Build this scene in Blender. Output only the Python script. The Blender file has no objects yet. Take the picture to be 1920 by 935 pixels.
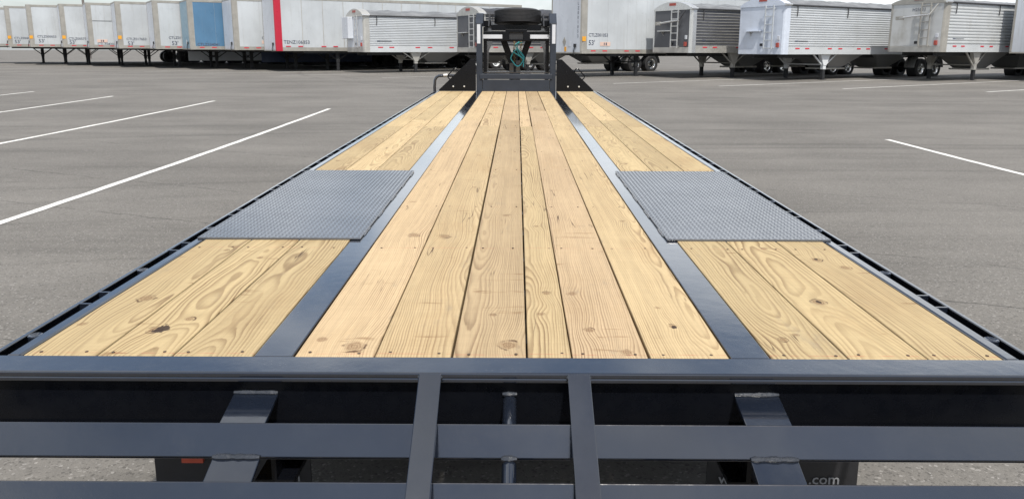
import bpy, bmesh, math, random
from mathutils import Matrix, Vector

random.seed(7)
SC = bpy.context.scene
COL = SC.collection
R = math.radians

# ------------------------------------------------------------------ camera
F = 1490.0                                   # focal length in pixels of a 1920 wide picture
cam = bpy.data.cameras.new('camera')
cam.sensor_width = 36.0
cam.lens = 36.0 * F / 1920.0
cam.shift_y = -52.5 / 1920.0
cam.clip_start = 0.05
cam.clip_end = 3000.0
CAM = bpy.data.objects.new('camera', cam)
COL.objects.link(CAM)
PITCH = math.atan((415 - 95) / F)
CAMPOS = Vector((0.01, 0.0, 1.65))
CAM.matrix_world = (Matrix.Translation(CAMPOS) @ Matrix.Rotation(R(0.31), 4, 'Z')
                    @ Matrix.Rotation(math.pi / 2 - PITCH, 4, 'X') @ Matrix.Rotation(R(0.15), 4, 'Z'))
SC.camera = CAM

# ------------------------------------------------------------------ sky and sun
SUN_EL, SUN_AZ = 58.0, 166.0                  # azimuth measured from +Y towards +X
world = bpy.data.worlds.new('World')
SC.world = world
world.use_nodes = True
wt = world.node_tree
wt.nodes.clear()
sky = wt.nodes.new('ShaderNodeTexSky')
sky.sky_type = 'NISHITA'
sky.sun_disc = False
sky.sun_elevation = R(SUN_EL)
sky.sun_rotation = R(SUN_AZ)
sky.altitude = 200
sky.air_density = 1.0
sky.dust_density = 2.2
sky.ozone_density = 1.0
bg = wt.nodes.new('ShaderNodeBackground')
bg.inputs['Strength'].default_value = 0.098
wo = wt.nodes.new('ShaderNodeOutputWorld')
# thin bright cloud drifting over pale blue
wc = wt.nodes.new('ShaderNodeTexCoord')
wm = wt.nodes.new('ShaderNodeMapping'); wm.inputs['Scale'].default_value = (1.0, 1.0, 2.6); wm.inputs['Location'].default_value = (1.286, 3.626, -4.501)
wn = wt.nodes.new('ShaderNodeTexNoise'); wn.inputs['Scale'].default_value = 1.7; wn.inputs['Detail'].default_value = 7.0; wn.inputs['Roughness'].default_value = 0.55; wn.inputs['Distortion'].default_value = 0.4
wr = wt.nodes.new('ShaderNodeMapRange'); wr.interpolation_type = 'SMOOTHSTEP'
wr.inputs['From Min'].default_value = 0.40; wr.inputs['From Max'].default_value = 0.64; wr.inputs['To Min'].default_value = 0.06; wr.inputs['To Max'].default_value = 0.85
wx = wt.nodes.new('ShaderNodeMix'); wx.data_type = 'RGBA'; wx.inputs[7].default_value = (9.0, 9.3, 9.6, 1.0)
wt.links.new(wc.outputs['Generated'], wm.inputs[0]); wt.links.new(wm.outputs[0], wn.inputs['Vector'])
wt.links.new(wn.outputs[0], wr.inputs['Value']); wt.links.new(wr.outputs[0], wx.inputs[0])
wt.links.new(sky.outputs[0], wx.inputs[6]); wt.links.new(wx.outputs[2], bg.inputs[0])
wt.links.new(bg.outputs[0], wo.inputs[0])

sl = bpy.data.lights.new('sun', 'SUN')
sl.energy = 3.55
sl.angle = R(1.2)
sl.color = (1.0, 0.95, 0.87)
SUN = bpy.data.objects.new('sun', sl)
COL.objects.link(SUN)
sd = Vector((math.sin(R(SUN_AZ)) * math.cos(R(SUN_EL)), math.cos(R(SUN_AZ)) * math.cos(R(SUN_EL)), math.sin(R(SUN_EL))))
SUN.rotation_euler = sd.to_track_quat('Z', 'Y').to_euler()
SUN.location = (5, 10, 30)

SC.view_settings.view_transform = 'Standard'
SC.view_settings.look = 'None'
SC.view_settings.exposure = 0.48
SC.view_settings.gamma = 1.0
SC.view_settings.use_curve_mapping = False

# ------------------------------------------------------------------ node helpers
class NT:
    """small wrapper that turns arithmetic into shader nodes"""
    def __init__(s, name):
        s.mat = bpy.data.materials.new(name)
        s.mat.use_nodes = True
        s.t = s.mat.node_tree
        s.t.nodes.clear()
        s.out = s.n('ShaderNodeOutputMaterial')
        s.p = s.n('ShaderNodeBsdfPrincipled')
        s.t.links.new(s.p.outputs[0], s.out.inputs[0])
    def n(s, kind): return s.t.nodes.new(kind)
    def put(s, sock, v):
        if isinstance(v, (int, float)): sock.default_value = v
        elif isinstance(v, (tuple, list)):
            v = tuple(v)
            if len(sock.default_value) == 4 and len(v) == 3: v = v + (1.0,)
            sock.default_value = v
        else: s.t.links.new(v, sock)
    def m(s, op, a, b=0.0, c=None, clamp=False):
        x = s.n('ShaderNodeMath'); x.operation = op; x.use_clamp = clamp
        s.put(x.inputs[0], a); s.put(x.inputs[1], b)
        if c is not None: s.put(x.inputs[2], c)
        return x.outputs[0]
    def add(s, a, b): return s.m('ADD', a, b)
    def sub(s, a, b): return s.m('SUBTRACT', a, b)
    def mul(s, a, b): return s.m('MULTIPLY', a, b)
    def ramp(s, v, a, b, lo=0.0, hi=1.0, smooth=True):
        x = s.n('ShaderNodeMapRange'); x.interpolation_type = 'SMOOTHSTEP' if smooth else 'LINEAR'
        s.put(x.inputs['Value'], v)
        s.put(x.inputs['From Min'], a); s.put(x.inputs['From Max'], b)
        s.put(x.inputs['To Min'], lo); s.put(x.inputs['To Max'], hi)
        return x.outputs[0]
    def mix(s, f, a, b, mode='MIX'):
        x = s.n('ShaderNodeMix'); x.data_type = 'RGBA'; x.blend_type = mode
        s.put(x.inputs[0], f); s.put(x.inputs[6], a); s.put(x.inputs[7], b)
        return x.outputs[2]
    def noise(s, vec, scale=1.0, detail=2.0, rough=0.5, dist=0.0):
        x = s.n('ShaderNodeTexNoise')
        s.put(x.inputs['Vector'], vec); s.put(x.inputs['Scale'], scale)
        s.put(x.inputs['Detail'], detail); s.put(x.inputs['Roughness'], rough); s.put(x.inputs['Distortion'], dist)
        return x.outputs[0]
    def voro(s, vec, scale, feature='F1', rnd=1.0):
        x = s.n('ShaderNodeTexVoronoi'); x.feature = feature
        s.put(x.inputs['Vector'], vec); s.put(x.inputs['Scale'], scale); s.put(x.inputs['Randomness'], rnd)
        return x.outputs['Distance'], (x.outputs['Color'] if 'Color' in x.outputs else None)
    def coord(s, kind='Object'):
        x = s.n('ShaderNodeTexCoord'); return x.outputs[kind]
    def pos(s): return s.n('ShaderNodeNewGeometry').outputs['Position']
    def sep(s, v):
        x = s.n('ShaderNodeSeparateXYZ'); s.put(x.inputs[0], v); return x.outputs[0], x.outputs[1], x.outputs[2]
    def com(s, a, b, c):
        x = s.n('ShaderNodeCombineXYZ'); s.put(x.inputs[0], a); s.put(x.inputs[1], b); s.put(x.inputs[2], c); return x.outputs[0]
    def attr(s, name):
        x = s.n('ShaderNodeAttribute'); x.attribute_type = 'OBJECT'; x.attribute_name = name; return x
    def rnd(s): return s.n('ShaderNodeObjectInfo').outputs['Random']
    def vscale(s, v, sc, off=None):
        x = s.n('ShaderNodeVectorMath'); x.operation = 'MULTIPLY'; s.put(x.inputs[0], v); s.put(x.inputs[1], sc)
        if off is None: return x.outputs[0]
        y = s.n('ShaderNodeVectorMath'); y.operation = 'ADD'; s.put(y.inputs[0], x.outputs[0]); s.put(y.inputs[1], off)
        return y.outputs[0]
    def bump(s, h, strength=0.3, dist=0.01):
        x = s.n('ShaderNodeBump'); s.put(x.inputs['Height'], h)
        x.inputs['Strength'].default_value = strength; x.inputs['Distance'].default_value = dist
        s.t.links.new(x.outputs[0], s.p.inputs['Normal'])
    def set(s, **k):
        names = dict(color='Base Color', rough='Roughness', metal='Metallic', spec='Specular IOR Level', coat='Coat Weight', coat_rough='Coat Roughness')
        for a, v in k.items(): s.put(s.p.inputs[names[a]], v)
        return s.mat

def simple(name, color, rough=0.5, metal=0.0, var=0.12, vscale=3.0, spec=0.5, rvar=0.1, bump=0.0, bscale=60.0):
    """plain paint or metal with uneven tone and gloss"""
    t = NT(name)
    p = t.pos()
    a = t.noise(p, vscale, 5.0, 0.6)
    f = t.ramp(a, 0.25, 0.75, 1.0 - var, 1.0 + var)
    col = t.mix(1.0, color, t.com(f, f, f), 'MULTIPLY')
    b = t.noise(p, vscale * 4.0, 3.0, 0.6)
    r = t.ramp(b, 0.2, 0.8, max(rough - rvar, 0.03), min(rough + rvar, 1.0))
    if bump > 0: t.bump(t.noise(p, bscale, 3.0, 0.6), bump, 0.002)
    return t.set(color=col, rough=r, metal=metal, spec=spec)

M = {}
def steel(name, c, rough, scuff=0.30, spec=0.6, coat=0.0):
    t = NT(name)
    p = t.coord('Object')
    big = t.noise(p, 2.2, 4.0, 0.6)
    f = t.ramp(big, 0.3, 0.7, 0.85, 1.18)
    col = t.mix(1.0, c, t.com(f, f, f), 'MULTIPLY')
    sc = t.noise(t.vscale(p, (60.0, 9.0, 60.0)), 1.0, 5.0, 0.7)           # scuffs along the length
    scm = t.ramp(sc, 0.66, 0.78, 0.0, scuff)
    col = t.mix(scm, col, (0.10, 0.105, 0.11))
    film = t.ramp(t.noise(p, 5.5, 6.0, 0.7), 0.45, 0.75, 0.0, scuff * 0.40)      # thin dust film
    col = t.mix(film, col, (0.10, 0.103, 0.108))
    dust = t.noise(p, 30.0, 4.0, 0.65)
    r = t.ramp(dust, 0.25, 0.8, rough - 0.06, rough + 0.08)
    h = t.add(t.mul(t.noise(p, 120.0, 3.0, 0.55), 0.5), t.mul(t.noise(p, 16.0, 2.0, 0.5), 2.6))
    spk = t.voro(p, 75.0)[0]
    h = t.add(h, t.mul(t.ramp(spk, 0.10, 0.22, 1.0, 0.0), t.ramp(t.noise(p, 6.0, 2.0), 0.55, 0.7, 0.0, 1.6)))   # paint nibs and spatter
    t.bump(h, 0.12, 0.0022)
    return t.set(color=col, rough=r, spec=spec, coat=coat, coat_rough=0.05)
M['steel'] = steel('dark_grey_gloss_paint', (0.0075, 0.0105, 0.018), 0.11, 0.14, 0.7, 1.0)
M['black'] = steel('black_gloss_paint', (0.003, 0.0036, 0.0055), 0.28, 0.02, 0.22)
M['slate'] = steel('slate_satin_paint', (0.024, 0.030, 0.042), 0.42, 0.10, 0.3)
M['plate'] = steel('grey_tread_plate_paint', (0.075, 0.081, 0.092), 0.24, 0.4, 0.9, 0.5)
M['rubber'] = simple('tyre_rubber', (0.024, 0.024, 0.026), 0.62, 0, 0.2, 8)
M['flap'] = simple('flap_rubber', (0.012, 0.012, 0.014), 0.55, 0, 0.15, 8)
def panel(name, c, grime):
    t = NT(name)
    p = t.pos()
    a = t.noise(t.vscale(p, (0.5, 0.5, 0.35)), 1.0, 4.0, 0.6)
    f = t.ramp(a, 0.28, 0.72, 0.86, 1.08)
    col = t.mix(1.0, c, t.com(f, f, f), 'MULTIPLY')
    run = t.noise(t.vscale(p, (7.0, 7.0, 0.35)), 1.0, 5.0, 0.7)             # rain runs
    col = t.mix(t.ramp(run, 0.52, 0.74, 0.0, grime), col, (0.27, 0.26, 0.235))
    sp = t.noise(p, 3.0, 6.0, 0.7)
    col = t.mix(t.ramp(sp, 0.60, 0.76, 0.0, grime * 0.8), col, (0.33, 0.32, 0.30))
    t.bump(t.noise(p, 1.3, 2.0, 0.5), 0.25, 0.03)
    return t.set(color=col, rough=t.ramp(sp, 0.3, 0.7, 0.26, 0.42))
M['white'] = panel('white_panel_paint', (0.47, 0.50, 0.525), 0.28)
M['white_dirty'] = simple('weathered_white_paint', (0.60, 0.62, 0.64), 0.42, 0, 0.07, 1.2)
M['nose_white'] = panel('nose_panel_paint', (0.55, 0.58, 0.63), 0.35)
M['alu'] = simple('bare_aluminium', (0.50, 0.49, 0.46), 0.42, 0.55, 0.10, 3.0)
M['alu_bright'] = simple('polished_aluminium', (0.66, 0.66, 0.65), 0.34, 0.8, 0.06, 5.0)
M['rail'] = simple('grey_beige_rail', (0.30, 0.29, 0.265), 0.5, 0.1, 0.12, 3.0)
M['frame'] = simple('undercarriage_black', (0.018, 0.019, 0.022), 0.6, 0, 0.3, 4.0)
M['blue'] = panel('blue_panel_paint', (0.082, 0.185, 0.31), 0.12)
M['blue_pale'] = simple('pale_blue_nose_paint', (0.17, 0.29, 0.37), 0.38, 0, 0.06, 1.0)
M['navy'] = simple('dark_blue_skirt_paint', (0.03, 0.05, 0.11), 0.4, 0, 0.1, 1.0)
M['red'] = simple('red_stripe_paint', (0.42, 0.014, 0.038), 0.35, 0, 0.05, 2.0)
M['redtape'] = simple('red_reflector', (0.55, 0.03, 0.05), 0.3, 0, 0.1, 20.0)
M['marker'] = simple('orange_red_marker', (0.36, 0.06, 0.03), 0.45, 0, 0.15, 20.0)
M['whitetape'] = simple('white_reflective_tape', (0.50, 0.52, 0.56), 0.35, 0, 0.04, 9.0)
M['ink'] = simple('lettering_ink', (0.065, 0.075, 0.11), 0.5, 0, 0.1, 9.0)
M['ink_white'] = simple('white_lettering', (0.20, 0.205, 0.215), 0.5, 0, 0.1, 9.0)
M['orange'] = simple('orange_tag', (0.70, 0.33, 0.03), 0.5, 0, 0.1, 9.0)
M['placard'] = simple('beige_placard', (0.62, 0.45, 0.38), 0.5, 0, 0.08, 9.0)
M['badge'] = simple('red_badge', (0.33, 0.06, 0.045), 0.4, 0, 0.12, 9.0)
M['charcoal'] = simple('charcoal_panel', (0.085, 0.088, 0.098), 0.4, 0.1, 0.12, 1.5)
M['chrome'] = simple('chrome', (0.78, 0.78, 0.77), 0.14, 1.0, 0.05, 6.0, rvar=0.05)
M['bolt'] = simple('zinc_bolt', (0.62, 0.62, 0.60), 0.35, 0.4, 0.1, 30.0)
M['screw'] = simple('rusted_screw_head', (0.085, 0.055, 0.035), 0.6, 0.2, 0.3, 40.0)
M['teal'] = simple('teal_hose', (0.06, 0.40, 0.42), 0.4, 0, 0.1, 20.0)
M['chain'] = simple('rusty_gold_chain', (0.30, 0.21, 0.10), 0.5, 0.5, 0.25, 30.0)
M['bark'] = simple('grey_bark', (0.20, 0.18, 0.16), 0.9, 0, 0.2, 4.0)
M['pole'] = simple('weathered_pole', (0.17, 0.15, 0.14), 0.8, 0, 0.2, 4.0)
M['weld'] = simple('painted_weld', (0.026, 0.030, 0.038), 0.28, 0, 0.2, 30.0, bump=0.4, bscale=160.0)

def mk_tarp(name, c):
    t = NT(name)
    p = t.coord('Object')
    a = t.noise(t.vscale(p, (1.2, 3.0, 3.0)), 1.0, 5.0, 0.6)
    f = t.ramp(a, 0.3, 0.7, 0.75, 1.3)
    t.bump(t.noise(t.vscale(p, (3.0, 1.2, 1.0)), 1.3, 3.0, 0.5), 0.5, 0.08)
    return t.set(color=t.mix(1.0, c, t.com(f, f, f), 'MULTIPLY'), rough=0.5)
M['tarp'] = mk_tarp('grey_tarp', (0.155, 0.16, 0.165))
M['tarp_dark'] = mk_tarp('dark_tarp', (0.04, 0.04, 0.043))

def mk_ribbed(name, c, dirt):
    t = NT(name)
    x, y, z = t.sep(t.coord('Object'))
    p = t.com(x, y, z)
    a = t.noise(t.vscale(p, (0.7, 0.7, 2.0)), 1.0, 4.0, 0.6)
    f = t.ramp(a, 0.25, 0.75, 0.92, 1.06)
    col = t.mix(1.0, c, t.com(f, f, f), 'MULTIPLY')
    g = t.mul(t.ramp(t.noise(t.vscale(p, (1.2, 1.2, 0.5)), 1.4, 5.0, 0.65), 0.48, 0.78), dirt)
    col = t.mix(g, col, (0.30, 0.28, 0.24))
    return t.set(color=col, rough=0.34, metal=0.15)
M['chute'] = mk_ribbed('dull_chute_metal', (0.20, 0.205, 0.21), 0.5)
M['slat'] = mk_ribbed('ribbed_white_side', (0.53, 0.555, 0.575), 0.2)
M['slat_dirty'] = mk_ribbed('ribbed_dusty_side', (0.52, 0.54, 0.55), 0.5)
M['nose_dirty'] = mk_ribbed('dusty_nose_panel', (0.50, 0.51, 0.51), 0.6)
M['nose_hop'] = mk_ribbed('pale_nose_panel', (0.58, 0.63, 0.72), 0.2)

# ---- asphalt
def mk_asphalt():
    t = NT('weathered_asphalt')
    p = t.pos()
    x, y, z = t.sep(p)
    fine = t.noise(p, 150.0, 4.0, 0.75)
    grit, gcol = t.voro(p, 95.0)
    mid = t.noise(p, 14.0, 6.0, 0.7)
    big = t.noise(t.vscale(p, (0.28, 0.42, 0.3)), 1.0, 6.0, 0.62)
    # drag streaks left by lorries turning in: long soft bands
    arc = t.m('SQRT', t.add(t.m('POWER', t.sub(x, 6.0), 2.0), t.m('POWER', t.sub(y, -34.0), 2.0)))
    st = t.noise(t.com(t.mul(arc, 2.3), t.mul(x, 0.06), 3.0), 1.0, 4.0, 0.6)
    st2 = t.noise(t.com(t.mul(y, 1.3), t.mul(x, 0.05), 9.0), 1.0, 5.0, 0.65)
    v = t.ramp(fine, 0.2, 0.8, 0.74, 1.26, False)
    v = t.mul(v, t.ramp(mid, 0.25, 0.75, 0.86, 1.14, False))
    v = t.mul(v, t.ramp(big, 0.3, 0.7, 0.82, 1.12))
    v = t.mul(v, t.ramp(st, 0.54, 0.72, 1.0, 0.76))
    v = t.mul(v, t.ramp(st2, 0.46, 0.72, 1.04, 0.86))
    bright = t.ramp(t.sep(gcol)[0], 0.90, 1.0, 0.0, 0.55)
    dark = t.ramp(t.sep(gcol)[1], 0.80, 1.0, 1.0, 0.62)
    v = t.mul(v, dark)
    col = t.mix(1.0, (0.146, 0.138, 0.126), t.com(v, v, v), 'MULTIPLY')
    col = t.mix(bright, col, (0.33, 0.315, 0.30))
    # rubber arcs
    for (cx, cy, rad, w, k) in ((16.0, 52.0, 29.0, 0.20, 0.36), (16.0, 52.0, 27.6, 0.16, 0.32), (26.0, 46.0, 24.5, 0.14, 0.30), (-24.0, 58.0, 27.0, 0.16, 0.25), (30.0, 60.0, 38.0, 0.25, 0.25)):
        d = t.m('SQRT', t.add(t.m('POWER', t.sub(x, cx), 2.0), t.m('POWER', t.sub(y, cy), 2.0)))
        d = t.m('ABSOLUTE', t.sub(d, rad))
        mk = t.mul(t.ramp(d, w * 0.4, w, k, 0.0), t.ramp(t.noise(p, 0.5, 3.0, 0.6), 0.42, 0.60))
        col = t.mix(mk, col, (0.055, 0.052, 0.05))
    # paving joints and hairline cracks, gently wandering
    wob = t.mul(t.sub(t.noise(p, 0.8, 5.0, 0.7), 0.5), 0.34)
    for (nx, ny, c, w, k) in ((0.41, 0.912, 7.13, 0.016, 0.70), (0.40, 0.9165, 9.98, 0.02, 0.45), (0.375, 0.927, 5.88, 0.014, 0.75), (0.34, 0.94, 17.0, 0.03, 0.6), (0.30, 0.954, 24.0, 0.035, 0.5), (0.36, 0.933, 3.0, 0.012, 0.5)):
        d = t.m('ABSOLUTE', t.add(t.sub(t.add(t.mul(x, nx), t.mul(y, ny)), c), wob))
        mk = t.mul(t.ramp(d, w * 0.35, w, k, 0.0), t.ramp(t.noise(p, 0.9, 4.0, 0.7), 0.36, 0.56))
        col = t.mix(mk, col, (0.035, 0.033, 0.031))
    # oily spots
    sp = t.noise(p, 1.7, 4.0, 0.7)
    col = t.mix(t.ramp(sp, 0.68, 0.76, 0.0, 0.35), col, (0.06, 0.058, 0.055))
    hgt = t.add(t.mul(fine, 0.6), t.mul(t.m('SUBTRACT', 1.0, grit), 0.5))
    t.bump(hgt, 0.45, 0.004)
    return t.set(color=col, rough=t.ramp(mid, 0.3, 0.7, 0.80, 0.95), spec=0.3)
M['asphalt'] = mk_asphalt()

def mk_line():
    t = NT('worn_white_road_paint')
    p = t.pos()
    w = t.noise(p, 26.0, 6.0, 0.75)
    v = t.noise(p, 3.0, 3.0, 0.6)
    col = t.mix(t.ramp(w, 0.52, 0.66, 0.0, 0.8), (0.70, 0.69, 0.66), (0.22, 0.215, 0.205))
    f = t.ramp(v, 0.3, 0.7, 0.86, 1.05)
    return t.set(color=t.mix(1.0, col, t.com(f, f, f), 'MULTIPLY'), rough=0.75)
M['line'] = mk_line()

# ---- sawn pine
def mk_wood():
    t = NT('sawn_pine')
    co = t.coord('Object')
    x, y, z = t.sep(co)
    seed = t.mul(t.rnd(), 97.0)
    A = t.attr('wp'); cx, zc, tilt = t.sep(A.outputs['Vector'])
    B = t.attr('wq'); spc, warp, tone = t.sep(B.outputs['Vector'])
    s0 = t.attr('s0').outputs['Fac']
    q = t.com(x, y, seed)
    # wandering of the growth rings
    w1 = t.sub(t.noise(t.com(t.mul(x, 2.2), t.mul(y, 1.15), seed), 1.0, 3.0, 0.55), 0.5)
    w2 = t.sub(t.noise(t.com(t.mul(x, 3.0), t.mul(y, 1.25), t.add(seed, 31.0)), 1.0, 2.0, 0.5), 0.5)
    w3 = t.sub(t.noise(t.com(t.mul(x, 20.0), t.mul(y, 3.6), t.add(seed, 11.0)), 1.0, 3.0, 0.55), 0.5)
    dx = t.add(t.sub(x, cx), t.mul(w1, t.mul(warp, 1.1)))
    dz = t.add(t.add(zc, t.mul(tilt, y)), t.mul(w2, t.mul(warp, 1.6)))
    rr = t.m('SQRT', t.add(t.mul(dx, dx), t.mul(dz, dz)))
    rr = t.add(rr, t.mul(w3, 0.006))
    knot_core = None; knot_rim = None; bend = None
    ky_all = None
    for nm in ('k1', 'k2', 'k3'):
        kx, ky, kr = t.sep(t.attr(nm).outputs['Vector'])
        ux = t.m('DIVIDE', t.sub(x, kx), kr)
        uy = t.m('DIVIDE', t.sub(y, ky), t.mul(kr, 1.25))
        jn = t.mul(t.sub(t.noise(t.com(t.mul(x, 38.0), t.mul(y, 30.0), seed), 1.0, 3.0, 0.6), 0.5), 0.9)
        d = t.add(t.m('SQRT', t.add(t.mul(ux, ux), t.mul(uy, uy))), jn)
        # rings sweep round the knot, further along the board than across
        ub = t.add(t.mul(t.mul(ux, ux), 0.22), t.mul(t.mul(uy, uy), 0.055))
        e = t.mul(t.m('EXPONENT', t.mul(ub, -1.0)), t.mul(kr, 0.85))
        bend = e if bend is None else t.add(bend, e)
        core = t.ramp(d, 0.55, 1.0, 1.0, 0.0)
        rim = t.mul(t.mul(t.ramp(d, 0.80, 0.98, 0.0, 1.0), t.ramp(d, 1.0, 1.22, 1.0, 0.0)), t.ramp(t.noise(t.com(t.mul(x, 24.0), t.mul(y, 20.0), t.add(seed, 3.0)), 1.0, 2.0), 0.42, 0.62))
        crings = t.ramp(t.m('FRACT', t.mul(d, 3.3)), 0.35, 1.0, 0.55, 1.0)
        core = t.mul(core, crings)
        knot_core = core if knot_core is None else t.m('MAXIMUM', knot_core, core)
        knot_rim = rim if knot_rim is None else t.m('MAXIMUM', knot_rim, rim)
    rr = t.add(rr, bend)
    ph = t.m('DIVIDE', rr, spc)
    ph = t.add(ph, t.mul(t.noise(t.com(t.mul(rr, 55.0), 3.0, seed), 1.0, 2.0, 0.5), 1.6))
    fr = t.m('FRACT', ph)
    late = t.mul(t.m('POWER', t.ramp(fr, 0.20, 0.88, 0.0, 1.0), 1.5), t.ramp(fr, 0.90, 1.0, 1.0, 0.0))
    ringvar = t.noise(t.com(t.m('FLOOR', ph), seed, 0.5), 1.37, 1.0, 0.5)
    late = t.mul(late, t.ramp(ringvar, 0.3, 0.7, 0.45, 1.0))
    patch = t.noise(t.com(t.mul(x, 5.0), t.mul(y, 1.4), t.add(seed, 7.0)), 1.0, 4.0, 0.6)
    late = t.mul(late, t.ramp(patch, 0.3, 0.68, 0.30, 1.0))
    fib = t.noise(t.com(t.mul(x, 420.0), t.mul(y, 9.0), seed), 1.0, 3.0, 0.6)
    fib2 = t.noise(t.com(t.mul(x, 60.0), t.mul(y, 1.6), seed), 1.0, 3.0, 0.6)
    saw = t.noise(t.com(t.mul(x, 3.0), t.mul(y, 95.0), seed), 1.0, 2.0, 0.5)
    pale = t.mix(tone, (0.500, 0.384, 0.208), (0.478, 0.352, 0.214))
    deep = t.mix(tone, (0.165, 0.092, 0.034), (0.155, 0.085, 0.041))
    col = t.mix(t.mul(late, 0.88), pale, deep)
    blot = t.noise(t.com(t.mul(x, 3.5), t.mul(y, 1.1), t.add(seed, 53.0)), 1.0, 5.0, 0.65)
    col = t.mix(t.ramp(blot, 0.48, 0.75, 0.0, 0.34), col, (0.335, 0.215, 0.10))
    f = t.mul(t.ramp(fib, 0.2, 0.8, 0.90, 1.08), t.ramp(fib2, 0.25, 0.75, 0.92, 1.06))
    f = t.mul(f, t.ramp(saw, 0.25, 0.8, 0.965, 1.025))
    f = t.mul(f, t.ramp(t.m('FRACT', t.mul(t.rnd(), 7.31)), 0.0, 1.0, 0.80, 1.12, False))
    col = t.mix(1.0, col, t.com(f, f, f), 'MULTIPLY')
    # resin streaks and saw marks lying across the board
    cr = t.noise(t.com(t.mul(x, 4.5), t.mul(y, 34.0), t.add(seed, 71.0)), 1.0, 3.0, 0.6)
    crm = t.mul(t.ramp(cr, 0.62, 0.70, 0.0, 0.70), t.ramp(t.noise(t.com(t.mul(x, 8.0), t.mul(y, 2.2), seed), 1.0, 2.0), 0.5, 0.62))
    col = t.mix(crm, col, (0.18, 0.10, 0.042))
    # grey handling dirt
    gd = t.noise(t.com(t.mul(x, 9.0), t.mul(y, 3.0), t.add(seed, 17.0)), 1.0, 5.0, 0.75)
    col = t.mix(t.ramp(gd, 0.58, 0.76, 0.0, 0.45), col, (0.21, 0.175, 0.13))
    # drying checks
    ck = t.m('ABSOLUTE', t.sub(t.noise(t.com(t.mul(x, 26.0), t.mul(y, 0.85), t.add(seed, 23.0)), 1.0, 2.0, 0.5), 0.5))
    ckm = t.mul(t.ramp(ck, 0.003, 0.011, 0.85, 0.0), t.ramp(t.noise(t.com(t.mul(x, 9.0), t.mul(y, 2.4), t.add(seed, 5.0)), 1.0, 2.0), 0.60, 0.68))
    col = t.mix(ckm, col, (0.06, 0.032, 0.016))
    col = t.mix(t.mul(knot_core, 0.80), col, (0.15, 0.080, 0.036))
    col = t.mix(t.mul(knot_rim, 0.95), col, (0.065, 0.030, 0.013))
    # pitch pockets near the knots: nearly black specks
    hol = t.attr('hole'); hx, hy, hr = t.sep(hol.outputs['Vector'])
    hd = t.m('SQRT', t.add(t.m('POWER', t.m('DIVIDE', t.sub(x, hx), hr), 2.0), t.m('POWER', t.m('DIVIDE', t.sub(y, hy), t.mul(hr, 1.7)), 2.0)))
    hd = t.add(hd, t.mul(t.sub(t.noise(t.com(t.mul(x, 70.0), t.mul(y, 45.0), seed), 1.0, 3.0, 0.6), 0.5), 1.9))
    hm = t.ramp(hd, 0.75, 1.0, 0.92, 0.0)
    col = t.mix(hm, col, (0.02, 0.008, 0.005))
    # red chalk lines snapped over the cross members
    sy = t.add(y, s0)
    ch = None
    for c in (1.818, 2.842, 3.60, 4.69):
        d = t.m('ABSOLUTE', t.sub(sy, c + 0.0))
        k = t.ramp(d, 0.0008, 0.0022, 0.55 if c < 3 else 0.2, 0.0)
        ch = k if ch is None else t.m('MAXIMUM', ch, k)
    ch = t.mul(ch, t.ramp(t.noise(t.com(t.mul(x, 30.0), seed, 0.0), 1.0, 3.0), 0.35, 0.62))
    col = t.mix(ch, col, (0.42, 0.09, 0.06))
    hb = t.add(t.add(t.mul(late, 0.5), t.mul(fib, 0.5)), t.add(t.mul(ckm, -3.0), t.mul(saw, 0.3)))
    hb = t.add(hb, t.mul(hm, -4.0))
    t.bump(hb, 0.22, 0.0012)
    return t.set(color=col, rough=t.ramp(late, 0.0, 1.0, 0.70, 0.58), spec=0.35)
M['wood'] = mk_wood()

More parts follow.
